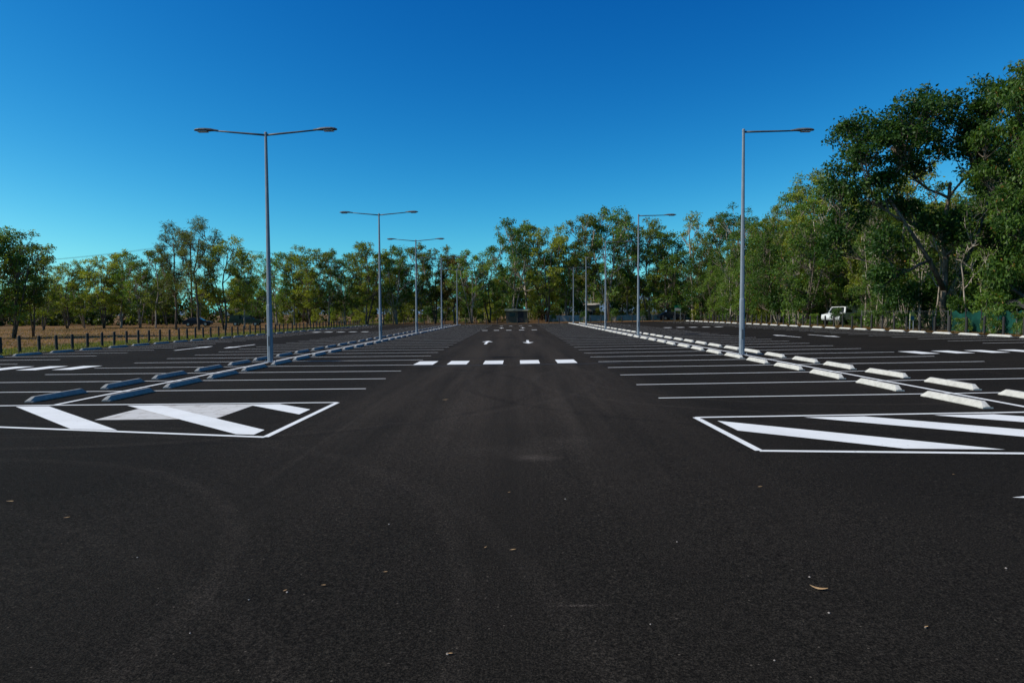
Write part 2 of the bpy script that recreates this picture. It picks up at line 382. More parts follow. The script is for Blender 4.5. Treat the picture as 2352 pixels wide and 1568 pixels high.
def stop(x,y,label,me=None):
    o=obj('wheel_stop',me or ME_STOP,(x+random.uniform(-.03,.03),y+random.uniform(-.05,.05),gz(x)+0.002),(0,0,random.uniform(-.025,.025)))
    tag(o,label,'wheel stop','concrete wheel stops along the parking bays')
LB='pale concrete wheel stop on asphalt bay'
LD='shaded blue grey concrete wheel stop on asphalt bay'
for y in [RS]+rY:
    c=y+RP/2+0.1
    if c>LEND-1: continue
    stop(7.48,c,LB); stop(8.92,c,LB)
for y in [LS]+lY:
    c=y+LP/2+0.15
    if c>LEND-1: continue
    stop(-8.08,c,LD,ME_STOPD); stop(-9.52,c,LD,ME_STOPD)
for y in rY:
    if y>22: stop(24.9,y+RP/2,'pale concrete wheel stop beside dry leaf litter')
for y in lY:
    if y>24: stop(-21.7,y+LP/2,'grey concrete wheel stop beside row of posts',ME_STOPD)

# ---------------------------------------------------------------- lamps
def lathe(prof,n=16):
    v=[];f=[]
    for r,z in prof:
        for k in range(n):
            t=2*math.pi*k/n; v.append((r*math.cos(t),r*math.sin(t),z))
    for i in range(len(prof)-1):
        for k in range(n): f.append((i*n+k,i*n+(k+1)%n,(i+1)*n+(k+1)%n,(i+1)*n+k))
    f.append(tuple(range(n-1,-1,-1))); f.append(tuple((len(prof)-1)*n+k for k in range(n)))
    return v,f
HL=7.95
mb=MB(); v,f=lathe([(0.100,0.02),(0.095,1.95),(0.091,2.0),(0.080,2.03),(0.047,HL-0.02),(0.054,HL-0.02),(0.054,HL+0.05),(0.03,HL+0.08)],8); mb.add(v,f)
ME_POLE=mb.mesh('pole',[M_GALV])
mb=MB(); mb.box((0,0,0.012),(0.34,0.34,0.024))
for sx in (-1,1):
    for sy in (-1,1): mb.tube([(sx*.13,sy*.13,0.024),(sx*.13,sy*.13,0.075)],[0.017,0.017],6)
ME_PLATE=mb.mesh('base_plate',[M_GALV])
mb=MB(); mb.box((0,-0.094,0.75),(0.07,0.012,0.34)); ME_HATCH=mb.mesh('access_hatch',[M_HEAD])
def arm_mesh(s,rise):
    mb=MB(); mb.tube([(s*0.04,0,HL-0.03),(s*0.5,0,HL-0.03+rise*0.25),(s*1.2,0,HL-0.03+rise*.62),(s*1.75,0,HL-0.03+rise*.92)],[0.036,0.034,0.030,0.026],8)
    return mb.mesh('arm',[M_HEAD],True)
def head_mesh(s,rise):
    mb=MB(); z0=HL-0.03+rise*.92
    st=[(1.66,.035,.035,0),(1.80,.06,.05,0.01),(1.92,.10,.065,0.02),(2.1,.145,.075,0.02),(2.3,.15,.07,0.022),(2.42,.12,.05,0.02),(2.49,.05,.025,0.015)]
    n=10; vs=[];fs=[]
    for x,w,h,dz in st:
        for k in range(n):
            t=2*math.pi*k/n
            zz=math.sin(t)*h; zz=zz if zz>0 else zz*0.55
            vs.append((s*x,math.cos(t)*w,z0+dz+rise*0.04*(x-1.7)+zz))
    for i in range(len(st)-1):
        for k in range(n): fs.append((i*n+k,i*n+(k+1)%n,(i+1)*n+(k+1)%n,(i+1)*n+k))
    fs.append(tuple(range(n))); fs.append(tuple((len(st)-1)*n+k for k in range(n)))
    mb.add(vs,fs); 
    return mb.mesh('lamp_head',[M_HEAD],False)
def lens_mesh(s,rise):
    mb=MB(); mb.box((s*2.2,0,HL-0.03+rise*.92-0.028),(0.34,0.2,0.02)); return mb.mesh('lamp_lens',[M_LENS])
AM={}
for s in (-1,1):
    for r in (0.03,0.17): AM[(s,r)]=(arm_mesh(s,r),head_mesh(s,r),lens_mesh(s,r))
def lamp(x,y,sides,rise,rz=0):
    e=obj('street_lamp',None,(x,y,gz(x)),(0,0,rz)); e.empty_display_size=0.3
    obj('pole',ME_POLE,parent=e,rot=(0,0,0.2)); obj('base_plate',ME_PLATE,parent=e); obj('access_hatch',ME_HATCH,parent=e)
    for s in sides:
        a,h,l=AM[(s,rise)]
        obj('arm',a,parent=e); hh=obj('lamp_head',h,parent=e); obj('lamp_lens',l,parent=hh)
    tag(e,'galvanised grey double arm street lamp between wheel stops' if len(sides)==2 else 'galvanised grey single arm street lamp between wheel stops','street lamp','street lamps along the bay rows')
for y in (24.0,43.5,59.2,79,99.5): lamp(-8.72,y,(-1,1),0.17)
for y in (24.6,45.6,62.5,80,98): lamp(8.08,y,(1,),0.03)

# ---------------------------------------------------------------- bollards
v,f=lathe([(0.07,-0.05),(0.07,0.62),(0.077,0.625),(0.077,0.66),(0.07,0.665),(0.07,0.80),(0.042,0.84),(0.0,0.845)],10)
mb=MB(); mb.add(v,f); ME_BOL=mb.mesh('bollard',[M_POST])
def bollard(x,y,label,s=1.0,grp='dark posts around the car park'):
    o=obj('bollard',ME_BOL,(x+random.uniform(-.04,.04),y,gz(x)-0.03),(random.uniform(-.02,.02),random.uniform(-.02,.02),0),scale=(1,1,s*random.uniform(.95,1.04)))
    tag(o,label,'bollard',grp)
y=26.0
while y<103: bollard(-23.7,y,'short dark timber bollard on grass verge',0.98); y+=1.27
y=33.0
while y<96: bollard(26.7,y,'short dark timber bollard in leaf litter',1.2); y+=1.55
x=-22.3
while x<26: bollard(x,105.2,'short dark timber bollard at car park end'); x+=1.6

# ---------------------------------------------------------------- foliage
def leaf_mesh(name,centers,radii,counts,Ls,Ws,seed,mat,droop=0.5,flatten=0.8):
    rng=np.random.default_rng(seed)
    C_=np.repeat(np.array(centers,float),counts,axis=0); R_=np.repeat(np.array(radii,float),counts)
    n=len(C_)
    d=rng.normal(size=(n,3)); d/=np.linalg.norm(d,axis=1)[:,None]
    r=rng.random(n)**0.5*(0.75+0.5*rng.random(n))
    p=C_+d*(r*R_)[:,None]*np.array([1,1,flatten])
    a=rng.normal(size=(n,3)); a[:,2]-=droop*1.2; a/=np.linalg.norm(a,axis=1)[:,None]
    q=rng.normal(size=(n,3)); s=np.cross(a,q); s/=np.linalg.norm(s,axis=1)[:,None]
    l=(Ls*(0.6+0.8*rng.random(n)))[:,None]; w=(Ws*(0.6+0.8*rng.random(n)))[:,None]
    V=np.stack([p,p+a*l*.45+s*w*.5,p+a*l,p+a*l*.45-s*w*.5],axis=1).reshape(-1,3)
    me=bpy.data.meshes.new(name); me.vertices.add(4*n); me.vertices.foreach_set('co',V.ravel())
    me.loops.add(4*n); me.loops.foreach_set('vertex_index',np.arange(4*n,dtype=np.int32))
    me.polygons.add(n); me.polygons.foreach_set('loop_start',np.arange(0,4*n,4,dtype=np.int32))
    try: me.polygons.foreach_set('loop_total',np.full(n,4,dtype=np.int32))
    except Exception: pass
    me.materials.append(mat); me.update(calc_edges=True); me.validate(); return me
def curve_pts(a,b,rng,n=5,sag=0.12):
    a=Vector(a); b=Vector(b); L_=(b-a).length
    side=Vector((rng.uniform(-1,1),rng.uniform(-1,1),rng.uniform(-.2,.2)))*L_*sag
    ctrl=Vector((a.x*0.35+b.x*0.65,a.y*0.35+b.y*0.65,a.z*0.6+b.z*0.4))+side
    pts=[]
    for i in range(n+1):
        t=i/n; q=a*(1-t)**2+ctrl*2*t*(1-t)+b*t*t
        if 0<i<n: q+=Vector((rng.uniform(-1,1),rng.uniform(-1,1),rng.uniform(-.6,.6)))*L_*0.035
        pts.append(q)
    return pts
def build_tree(name,seed,trunkpts,trunk_r,lobes,per_lobe,leaves,Ls,Ws,mat,barkm,cr=(0.55,0.9),droop=0.5,flatten=0.75,twigs=True,stems=None,inner=0.45):
    rng=random.Random(seed); mb=MB()
    tp=[Vector(p) for p in trunkpts]
    n=len(tp)-1
    T=[]
    for i in range(n):
        for k in range(3):
            q=tp[i].lerp(tp[i+1],k/3)
            if i+k>0: q=q+Vector((rng.uniform(-1,1),rng.uniform(-1,1),0))*trunk_r*0.5
            T.append(q)
    T.append(tp[-1]); m=len(T)
    rad=[trunk_r*(1-0.62*i/(m-1)) for i in range(m)]; rad[0]*=1.35
    mb.tube(T,rad,8)
    for sp in (stems or []):
        sp=[Vector(q) for q in sp]; mb.tube(sp,[trunk_r*(0.7-0.45*i/(len(sp)-1)) for i in range(len(sp))],7)
        T=T+sp[1:]
        rad=rad+[trunk_r*(0.7-0.45*i/(len(sp)-1)) for i in range(1,len(sp))]
    nodes=[(q,r) for q,r in zip(T,rad)]
    centers=[];radii=[]
    order=sorted(lobes,key=lambda l:l[2])
    for lx,ly,lz,lr in order:
        lc=Vector((lx,ly,lz)); target=lc-Vector((0,0,lr*0.35))
        best=None;bd=1e9
        for q,r in nodes:
            pen=3.0 if (q.z>target.z-0.15*abs(lz) and q.z>tp[0].z+(tp[-1].z)*0.35) else 0
            if q.z<tp[-1].z*0.35: pen+=4
            dd=(q-target).length+pen+abs((target.z-q.z)-(Vector((q.x-lx,q.y-ly)).length*1.1))*0.5
            if dd<bd: bd=dd;best=(q,r)
        q0,r0=best
        pts=curve_pts(q0,target,rng,5,0.1)
        r1=min(r0*0.75,trunk_r*0.42); rr=[r1*(1-0.7*i/5)+0.012 for i in range(6)]
        mb.tube(pts,rr,6); nodes+=[(p_,r_) for p_,r_ in list(zip(pts,rr))[2:]]
        limb=pts[2:]
        for k in range(per_lobe):
            d=Vector((rng.gauss(0,1),rng.gauss(0,1),rng.gauss(0,0.8)+0.15)).normalized()*lr*rng.uniform(inner,1.0)
            c=lc+d; centers.append(tuple(c)); radii.append(rng.uniform(*cr)*min(1.0,lr/1.4)**0.5)
            if twigs:
                s0=rng.choice(limb); tw=curve_pts(s0,c,rng,3,0.12)
                mb.tube(tw,[0.035,0.026,0.018,0.010],4,cap=False)
    tr=mb.mesh('trunk',[barkm],True)
    cn=[max(6,int(leaves*(r/0.75)**2*rng.uniform(0.7,1.2))) for r in radii]
    cw=leaf_mesh('crown',centers,radii,cn,Ls,Ws,seed,mat,droop,flatten)
    H=max(l[2]+l[3]*0.9 for l in lobes)
    return dict(name=name,trunk=tr,crown=cw,H=H)
def rand_lobes(seed,H,R,n,zlo,r0,r1,shape='round'):
    rng=random.Random(seed); out=[]
    for i in range(n):
        t=(i+0.5)/n; z=H*(zlo+(0.93-zlo)*t)
        if shape=='round': env=R*math.sin(math.pi*(0.18+0.72*t))
        else: env=R*(0.5+0.5*t)*(1.0 if t<0.85 else 0.6)
        a=i*2.399+rng.uniform(-.5,.5); rr=env*rng.uniform(0.35,1.0)
        out.append((rr*math.cos(a),rr*math.sin(a),z-r1*0.3*rng.random(),rng.uniform(r0,r1)))
    return out
def euc(seed,H,R,n,zlo,r0,r1,shape,mat,barkm,per=10,lv=100,tr=0.14,stems=False,lean=0.5,Ls=0.26,Ws=0.10,cr=(0.4,0.78)):
    rng=random.Random(seed*3+1)
    tp=[(0,0,-0.2),(rng.uniform(-.2,.2),rng.uniform(-.2,.2),H*0.2),(rng.uniform(-lean,lean),rng.uniform(-lean,lean),H*0.48),(rng.uniform(-lean,lean)*1.2,rng.uniform(-lean,lean)*1.2,H*0.78)]
    ss=None
    if stems:
        ss=[]
        for k in range(2):
            a=rng.uniform(0,6.28); ss.append([(0.1*math.cos(a),0.1*math.sin(a),-0.1),(0.7*math.cos(a),0.7*math.sin(a),H*.22),(1.5*math.cos(a),1.5*math.sin(a),H*.5),(1.9*math.cos(a),1.9*math.sin(a),H*.68)])
    return build_tree('eucalyptus_tree',seed,tp,tr,rand_lobes(seed,H,R,n,zlo,r0,r1,shape),per,lv,Ls,Ws,mat,barkm,stems=ss,cr=cr)
VAR={
'A':euc(11,14,2.9,17,0.26,0.75,1.4,'round',M_FOL,M_BARKP),
'B':euc(23,13,3.4,20,0.26,0.85,1.45,'round',M_FOL,M_BARKD,stems=True),
'C':euc(37,14,2.7,15,0.34,0.7,1.35,'top',M_FOL,M_BARKP,lean=0.9),
'G':euc(29,13,3.1,18,0.24,0.75,1.45,'round',M_FOLB,M_BARKP,stems=True,lean=0.8),
'D':euc(41,12,3.2,17,0.18,1.0,1.6,'round',M_FOLB,M_BARKD,stems=True),
'E':euc(53,14,2.9,17,0.34,0.6,1.15,'top',M_FOLC,M_BARKD,lv=115,Ls=0.40,Ws=0.045),
'R':euc(61,11,3.0,15,0.28,0.8,1.3,'round',M_FOLR,M_BARKD),
'T':euc(71,16,3.1,20,0.16,0.9,1.6,'round',M_FOLB,M_BARKP,stems=True),
'U':euc(83,16,2.8,19,0.24,0.8,1.4,'round',M_FOL,M_BARKP,lean=0.9),
'K':euc(113,16,3.3,21,0.20,1.0,1.6,'round',M_FOLD,M_BARKP,lv=100),
'O':euc(97,14,2.2,7,0.60,0.6,1.1,'top',M_FOL,M_BARKP,lv=60,lean=1.0),
'S':euc(103,9,1.1,7,0.40,0.5,0.85,'top',M_FOLB,M_BARKP,per=5,lv=50,tr=0.06,lean=0.6,Ls=0.2,Ws=0.10),
}
LABS={'A':'slender olive eucalyptus tree on dry ground','B':'multi stemmed olive eucalyptus tree on dry ground','C':'pale trunked eucalyptus tree on dry ground','G':'green multi stemmed eucalyptus tree on dry ground','D':'bushy green tree with low foliage','E':'tall feathery grey green she oak tree','R':'reddish brown leafed tree on dry ground','T':'tall bright green tree beside car park','U':'tall pale stemmed eucalyptus beside car park','O':'thin sparse eucalyptus with open crown','S':'thin pale stemmed sapling at woodland edge','K':'tall dense dark green tree in woodland'}
def place(kind,Xw,Yw,H,w=1.0,rz=None):
    t=VAR[kind]; s=H/t['H']
    nm='she_oak_tree' if kind=='E' else 'sapling_tree' if kind=='S' else 'eucalyptus_tree' if kind in 'ABCGUO' else 'leafy_tree'
    e=obj(nm,None,(Xw,Yw,gz(Xw)-0.05),(0,0,random.uniform(0,6.28) if rz is None else rz),scale=(s*w,s*w,s)); e.empty_display_size=0.5
    obj('trunk',t['trunk'],parent=e); obj('crown',t['crown'],parent=e)
    tag(e,LABS[kind],'tree','trees around the car park')
def sv(px,top,Yw,kind,w=1.0):
    Xw=(px-1188)/F*Yw
    z=CAMH+(718-(top+0.0058*(px-1188)))*Yw/F-gz(Xw)
    place(kind,Xw,Yw,z,w)
SK=[(-30,500,56,'D',1.25),(25,525,57,'B',1.2),(70,560,60,'B',1.0),(95,640,90,'B',1.2),
(150,598,100,'B',1.1),(190,608,104,'G',1.1),(235,582,100,'B',1.1),(275,574,103,'A',1.2),(318,584,99,'G',1.1),(355,566,96,'A',1.1),
(402,508,84,'E',1.1),(455,494,81,'E',1.1),(515,545,84,'B',1.15),(560,580,87,'C',1.1),
(585,640,116,'D',1.2),(635,577,110,'G',1.2),(675,580,112,'A',1.1),(712,566,108,'B',1.1),(755,572,112,'A',1.2),(792,580,115,'G',1.1),
(842,553,110,'B',1.1),(880,575,116,'A',1.2),(912,562,112,'G',1.1),(955,560,115,'A',1.2),(1000,566,118,'B',1.1),(1045,580,118,'R',1.2),(1085,573,112,'G',1.2),(1125,592,120,'B',1.2),
(1178,502,118,'G',0.95),(1210,508,124,'A',1.1),(1258,517,118,'B',1.0),(1300,545,122,'G',1.1),(1345,492,116,'C',1.1),(1400,474,115,'G',1.0),(1440,492,120,'A',1.0),
(1490,506,116,'B',1.0),(1535,522,114,'D',1.1),(1592,484,112,'O',1.1),(1610,560,106,'D',1.1),(1640,492,106,'U',1.1),(1672,476,100,'T',1.1),(1722,486,95,'T',1.0),(1755,505,92,'U',1.1),
(1790,470,88,'U',1.0),(1832,412,82,'T',1.0),(1868,392,77,'U',1.0),(1905,400,72,'T',1.0),(1850,500,70,'D',1.1),(1790,560,80,'D',1.1),
(1985,420,62,'U',0.9),(2040,460,66,'D',1.0),(2110,520,64,'T',1.0),(2160,500,60,'K',1.0),(2255,400,60,'T',1.1),(2290,330,56,'K',0.9),(2340,280,56,'T',1.0),(2400,240,54,'K',1.1),
(1940,560,70,'D',1.1),(2010,600,57,'D',0.9)]
for s in SK: sv(*s)
rr=random.Random(5)
for i in range(34):
    Yw=rr.uniform(124,150); Xw=-75+i*3.5+rr.uniform(-1.5,1.5)
    place(rr.choice('ABDAG'),Xw,Yw,rr.uniform(9,12)*(1.1 if Xw>0 else 0.95),1.2)
for i in range(14):
    Yw=rr.uniform(105,140); Xw=-135+i*5+rr.uniform(-2,2)
    place(rr.choice('AB'),Xw,Yw,rr.uniform(7.5,10),1.15)
for i in range(24):
    Yw=40+i*3.3; Xw=rr.uniform(36,44)
    place(rr.choice('TUD'),Xw,Yw,rr.uniform(12.5,15.5),1.05)
for i in range(12):
    Yw=58+i*4.2; Xw=rr.uniform(28.5,31.5)
    if 60<Yw<72: Xw=36.5
    place(rr.choice('UDT'),Xw,Yw,rr.uniform(8.5,13),0.85)
for i in range(20):
    Yw=44+i*1.75; Xw=rr.uniform(28.8,31.2)
    if 59<Yw<69: continue
    place('S',Xw,Yw,rr.uniform(5.5,9.5),1.0)

kx=48/F
def LBp(px,py,r,dy=0):
    return ((px-2170)*kx,dy,CAMH+(712-py)*kx-gz(30),r*kx)
rl=random.Random(9)
lob=[]
for px,py,r in [(2190,262,64),(2120,255,62),(2050,288,62),(1985,308,60),(1945,360,56),(1925,430,54),(1955,500,52),(2040,350,58),(2225,330,58),(2260,400,54),(2290,470,52),(2010,420,52),(2075,300,56),(2160,320,58),(2300,545,50),(2000,560,48),(2215,268,50),(1935,315,42),(2060,480,42),(2240,500,42),(1975,370,54),(2100,375,50),(2030,305,56),(2150,272,60),(2190,370,50),(1980,440,52),(1925,560,44),(2250,310,48),(2270,620,44),(2000,640,40),(2230,272,44),(2170,540,34),(2110,520,34)]:
    lob.append(LBp(px,py,r,rl.uniform(-2.2,2.2)))
BIG=build_tree('spreading_tree',101,[(0,0,-0.3),(-0.25,0,1.8),(0.1,0.1,4.2),(-0.2,0,7.0),(0.1,0,10.2)],0.27,lob,17,108,0.23,0.13,M_FOLD,M_BARKD,cr=(0.48,0.8),droop=0.1,inner=0.3,
   stems=[[(0.0,0,2.0),(1.2,0.4,4.0),(2.6,0.8,6.6),(3.4,1.0,9.0)],[(-0.1,0,2.6),(-1.6,-0.6,4.8),(-3.6,-1.0,7.4),(-5.2,-1.0,9.8)]])
e=obj('spreading_tree',None,(30.0,48,gz(30)-0.05)); obj('trunk',BIG['trunk'],parent=e); obj('crown',BIG['crown'],parent=e)
tag(e,'large dark green spreading tree behind wire fence','tree','trees around the car park')
kx2=43/F
lob=[]
for px,py,r in [(2352,195,56),(2310,245,54),(2290,305,48),(2365,300,60),(2335,380,56),(2315,470,50),(2385,470,56),(2330,560,50),(2300,620,44),(2370,640,50),(2420,240,60),(2430,380,60),(2390,160,54),(2330,300,54),(2285,390,44),(2350,240,56),(2350,440,50),(2430,160,52),(2340,175,40),(2280,520,40),(2340,340,50),(2325,215,44)]:
    lob.append(((px-2365)*kx2-0.25,rl.uniform(-1.6,1.6),(CAMH+(711-py)*kx2-gz(32)),r*kx2))
W2=build_tree('weeping_tree',131,[(0,0,-0.3),(0.2,0,3),(-0.1,0,8),(0.1,0,12.5)],0.26,lob,16,105,0.27,0.10,M_FOLB,M_BARKD,cr=(0.48,0.82),droop=1.2,inner=0.25)
e=obj('weeping_tree',None,((2365-1188)/F*43,43,gz(32)-0.05)); obj('trunk',W2['trunk'],parent=e); obj('crown',W2['crown'],parent=e)
tag(e,'tall green weeping tree beyond the shade cloth','tree','trees around the car park')

# shrubs
def shrub(seed,mat,R=1.4,H=2.2,n=26,lv=70):
    rng=random.Random(seed); cs=[];rs=[];mb=MB()
    for i in range(n):
        a=rng.uniform(0,6.28); t=rng.random(); r=R*math.sqrt(rng.random())*(1.05-0.5*t)
        c=(r*math.cos(a),r*math.sin(a),0.25+H*t); cs.append(c); rs.append(rng.uniform(.35,.55))
        if i%2==0: mb.tube(curve_pts((0.1*math.cos(a),0.1*math.sin(a),-0.1),c,rng,3,0.1),[0.03,0.025,0.018,0.01],4,cap=False)
    return mb.mesh('stem',[M_BARKP],True),leaf_mesh('foliage',cs,rs,[lv]*n,0.2,0.1,seed,mat,0.2)
SH=[shrub(1,M_FOLB),shrub(2,M_FOL,1.6,3.0,34),shrub(3,M_FOLD,1.3,2.4)]
def put_shrub(Xw,Yw,k,s=1.0):
    e=obj('shrub',None,(Xw,Yw,gz(Xw)-0.05),(0,0,random.uniform(0,6.28)),scale=(s,s,s*random.uniform(.9,1.3))); e.empty_display_size=0.3
    obj('stem',SH[k][0],parent=e); obj('foliage',SH[k][1],parent=e)
    tag(e,['bright green leafy shrub in undergrowth','tall olive shrub in undergrowth','dark green dense shrub in undergrowth'][k],'shrub','shrubs under the trees')
for i in range(40):
    Yw=46+i*1.9; Xw=rr.uniform(29.5,33.5)
    if 57<Yw<72: Xw=rr.uniform(35.8,38)
    put_shrub(Xw,Yw,rr.choice((0,0,1,2)),rr.uniform(0.8,1.5))
for i in range(8): put_shrub(rr.uniform(33,38),39+i*1.6,rr.choice((0,2)),rr.uniform(1,1.5))
for (a,c,k,s) in [(29.4,63.0,2,0.5),(31.6,64.2,0,0.42),(33.2,65.4,2,0.7),(29.0,66.8,0,0.5),(29.2,38.2,0,.85),(29.0,41.0,0,.7),(29.6,43.0,0,.95),(29.4,46,0,.8),(27.3,39.4,0,.46),(27.4,42.2,0,.4),(27.5,37.4,0,.4),(28.3,50,0,.5),(28.8,54,2,.6),(30.4,39.6,0,1.0),(31.2,44.4,0,1.1)]:
    put_shrub(a,c,k,s)
for i in range(30):
    put_shrub(-52+i*2.9+rr.uniform(-1,1) ,rr.uniform(121,130),rr.choice((1,2,1)),rr.uniform(0.7,1.2))
for (a,c,s) in [(6,112.5,.5),(11,111.5,.6),(16,112,.8),(20.5,111,.6),(-6,113,.5)]: put_shrub(a,c,2,s)

rng=np.random.default_rng(3)
def woodland():
    cs=[];rs=[]
    for i in range(1500):
        x=rng.uniform(-210,75); y=rng.uniform(150,175); hmax=6.5 if x<-20 else 8.5
        cs.append((x,y,gz(x)+hmax*rng.random()**0.8)); rs.append(rng.uniform(1.0,2.0))
    for i in range(1000):
        x=rng.uniform(46,62); y=rng.uniform(30,155)
        cs.append((x,y,gz(x)+13*rng.random()**0.85)); rs.append(rng.uniform(1.0,2.0))
    for i in range(500):
        x=rng.uniform(-200,-70); y=rng.uniform(125,150)
        cs.append((x,y,gz(x)+4.0*rng.random())); rs.append(rng.uniform(0.9,1.6))
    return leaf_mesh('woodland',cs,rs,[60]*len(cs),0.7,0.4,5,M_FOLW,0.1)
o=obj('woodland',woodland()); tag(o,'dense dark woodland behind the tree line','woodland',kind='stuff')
def scatter(name,n,xr,yr,Ls,Ws,mat,up,seed,hr=0.03):
    rg=np.random.default_rng(seed); x=rg.uniform(*xr,n); y=yr[0]+(yr[1]-yr[0])*rg.random(n)**1.4
    z=np.where(x>=0,0.011*np.minimum(x,60),0.005*np.maximum(x,-60))-0.04+rg.random(n)*hr
    p=np.stack([x,y,z],1); a=rg.normal(size=(n,3)); a[:,2]=np.abs(a[:,2])*up; a/=np.linalg.norm(a,axis=1)[:,None]
    q=rg.normal(size=(n,3)); 
    if up<1: q[:,2]*=5
    s=np.cross(a,q); s/=np.linalg.norm(s,axis=1)[:,None]
    l=(Ls*(.5+rg.random(n)))[:,None]; w=(Ws*(.5+rg.random(n)))[:,None]
    V_=np.stack([p-s*w*.5,p+s*w*.5,p+a*l+s*w*.1,p+a*l-s*w*.1],1).reshape(-1,3)
    me=bpy.data.meshes.new(name); me.from_pydata(V_.tolist(),[],[(4*i,4*i+1,4*i+2,4*i+3) for i in range(n)]); me.materials.append(mat)
    return me
o=obj('grass',scatter('grass',28000,(-27.5,-22.95),(26,104),0.10,0.03,M_GRASS,2.5,1)); tag(o,'short patchy green grass verge','grass',kind='stuff')
o=obj('dry_grass',scatter('dry_grass',20000,(-75,-26),(36,115),0.12,0.06,M_STRAW,1.2,2)); tag(o,'thin dry straw coloured grass under scattered trees','grass',kind='stuff')
o=obj('leaf_litter',scatter('leaf_litter',22000,(25.92,29.5),(28,104),0.09,0.05,M_LITTER,0.2,3,0.045)); tag(o,'fallen dry brown leaves along the edge','leaf litter',kind='stuff')

# ---------------------------------------------------------------- small debris
def fallen_leaf(x,y,L_,rz,mat=M_LEAFDRY):
    vs=[];n=7
    for i in range(n):
        t=i/(n-1); w=L_*0.13*math.sin(math.pi*min(1,t*0.95+0.04))+0.001; cx=L_*(t-0.5); cy=L_*0.16*math.sin(math.pi*t); z=0.006+0.10*L_*(2*t-1)**2
        vs+=[(cx,cy-w,z+w*0.3),(cx,cy,z),(cx,cy+w,z+w*0.3)]
    fs=[]
    for i in range(n-1):
        a=i*3; fs+=[(a,a+3,a+4,a+1),(a+1,a+4,a+5,a+2)]
    o=obj('fallen_leaf',mesh_from('fallen_leaf',vs,fs,[mat]),(x,y,gz(x)+0.001),(0,0,rz)); tag(o,'curled dry brown leaf lying on asphalt','leaf','dry leaves on the asphalt')
def ground_at(px,py):
    dx=px-1188; D=(py-718)+(0.0168 if dx>0 else 0.0108)*dx; Yw=CAMH*F/D; return ((dx-(py-718)*0.0058)*Yw/F,Yw)
for (px,py,l,r) in [(1890,1360,.10,2.6),(1178,1272,.05,.4),(1022,920,.12,.2),(1115,1266,.03,1),(136,1198,.05,.6),(4,1160,.07,0),(1750,1122,.05,.3),(645,1370,.03,1),(1030,1520,.03,.2),(2142,1452,.03,.5),(880,1325,.03,.2),(2195,1092,.03,.4),(1170,1136,.035,.9),(735,1357,.03,.1)]:
    a,c_=ground_at(px,py); fallen_leaf(a,c_,l,r)
def pebble(x,y,s):
    bm=bmesh.new(); bmesh.ops.create_icosphere(bm,subdivisions=2,radius=s)
    for v in bm.verts: v.co=v.co*random.uniform(.75,1.15); v.co.z*=0.6
    me=bpy.data.meshes.new('pebble'); bm.to_mesh(me); bm.free(); me.materials.append(M_STONE)
    o=obj('pebble',me,(x,y,gz(x)+s*0.4)); tag(o,'small rough stone lying on asphalt','pebble','small stones on the asphalt')
for px,py,s in [(1915,1417,.007),(1868,1332,.007),(1025,1518,.008),(650,1372,.007),(2322,1310,.007),(1560,1250,.006),(300,1290,.006),(560,1390,.006),(2140,1451,.006),(890,1210,.007),(1300,1150,.008),(1500,1445,.005),(420,1470,.005),(1790,1530,.005)]:
    a,c_=ground_at(px,py); pebble(a,c_,s)

# ---------------------------------------------------------------- fences, tent, signs
def fence(pA,pB,h,nposts,panel_mat,name,label,wires=False):
    A=Vector((pA[0],pA[1],gz(pA[0])-.03)); B=Vector((pB[0],pB[1],gz(pB[0])-.03))
    e=obj(name,None,A); d=B-A
    ang=math.atan2(d.y,d.x); Ln=d.length; e.rotation_euler=(0,0,ang)
    for i in range(nposts):
        mb=MB(); mb.tube([(0,0,-.1),(0,0,h+.03),(0,0,h+.06)],[0.03,0.03,0.015],8)
        obj('post',mb.mesh('post',[M_MESHW if wires else M_POST]),(Ln*i/(nposts-1),0,0),parent=e)
    mb=MB()
    if wires:
        nx_=int(Ln/0.2)
        for i in range(nx_):
            x0=Ln*i/nx_
            mb.tube([(x0,0,0.02),(min(Ln,x0+h*0.8),0.0,h)],[0.0025,0.0025],3,cap=False)
            mb.tube([(x0,0.012,h),(min(Ln,x0+h*0.8),0.012,0.02)],[0.0025,0.0025],3,cap=False)
        mb.tube([(0,0,h),(Ln,0,h)],[0.014,0.014],6); mb.tube([(0,0,0.05),(Ln,0,0.05)],[0.008,0.008],6)
        obj('wire_mesh',mb.mesh('wire_mesh',[M_MESHW]),parent=e)
    else:
        n=60; vs=[];fs=[]
        for i in range(n+1):
            x0=Ln*i/n
            for k in range(5):
                zz=0.03+(h-0.05)*k/4-(0.22*math.sin(i*0.33)**2+0.07*math.sin(i*.9)**2 if k==4 else 0)
                vs.append((x0,-0.04+0.05*math.sin(i*1.3+k)+random.uniform(-.02,.02),zz))
        for i in range(n):
            for k in range(4): a=i*5+k; fs.append((a,a+5,a+6,a+1))
        mb.add(vs,fs); obj('cloth_panel',mb.mesh('cloth_panel',[panel_mat],True),parent=e)
    tag(e,label,'fence'); return e
fence((27.7,36.6),(28.2,44.6),1.4,6,M_CLOTH,'shade_cloth_fence','green shade cloth fence behind dark bollards')
fence((28.2,44.9),(28.9,57.5),1.3,8,None,'wire_fence','chain link wire fence below the trees',True)
e=obj('canopy_tent',None,(31.6,43.2,gz(31)-.03))
mb=MB(); n=12; vs=[];fs=[]
for i in range(n+1):
    for j in range(n+1):
        u=i/n*2-1; w_=j/n*2-1
        vs.append((u*2.0,w_*2.2,1.65+0.35*(1-abs(w_))+0.12*math.sin(u*5+1)-0.18*abs(u)+0.05*math.sin(i*2+j)))
for i in range(n):
    for j in range(n): a=i*(n+1)+j; fs.append((a,a+n+1,a+n+2,a+1))
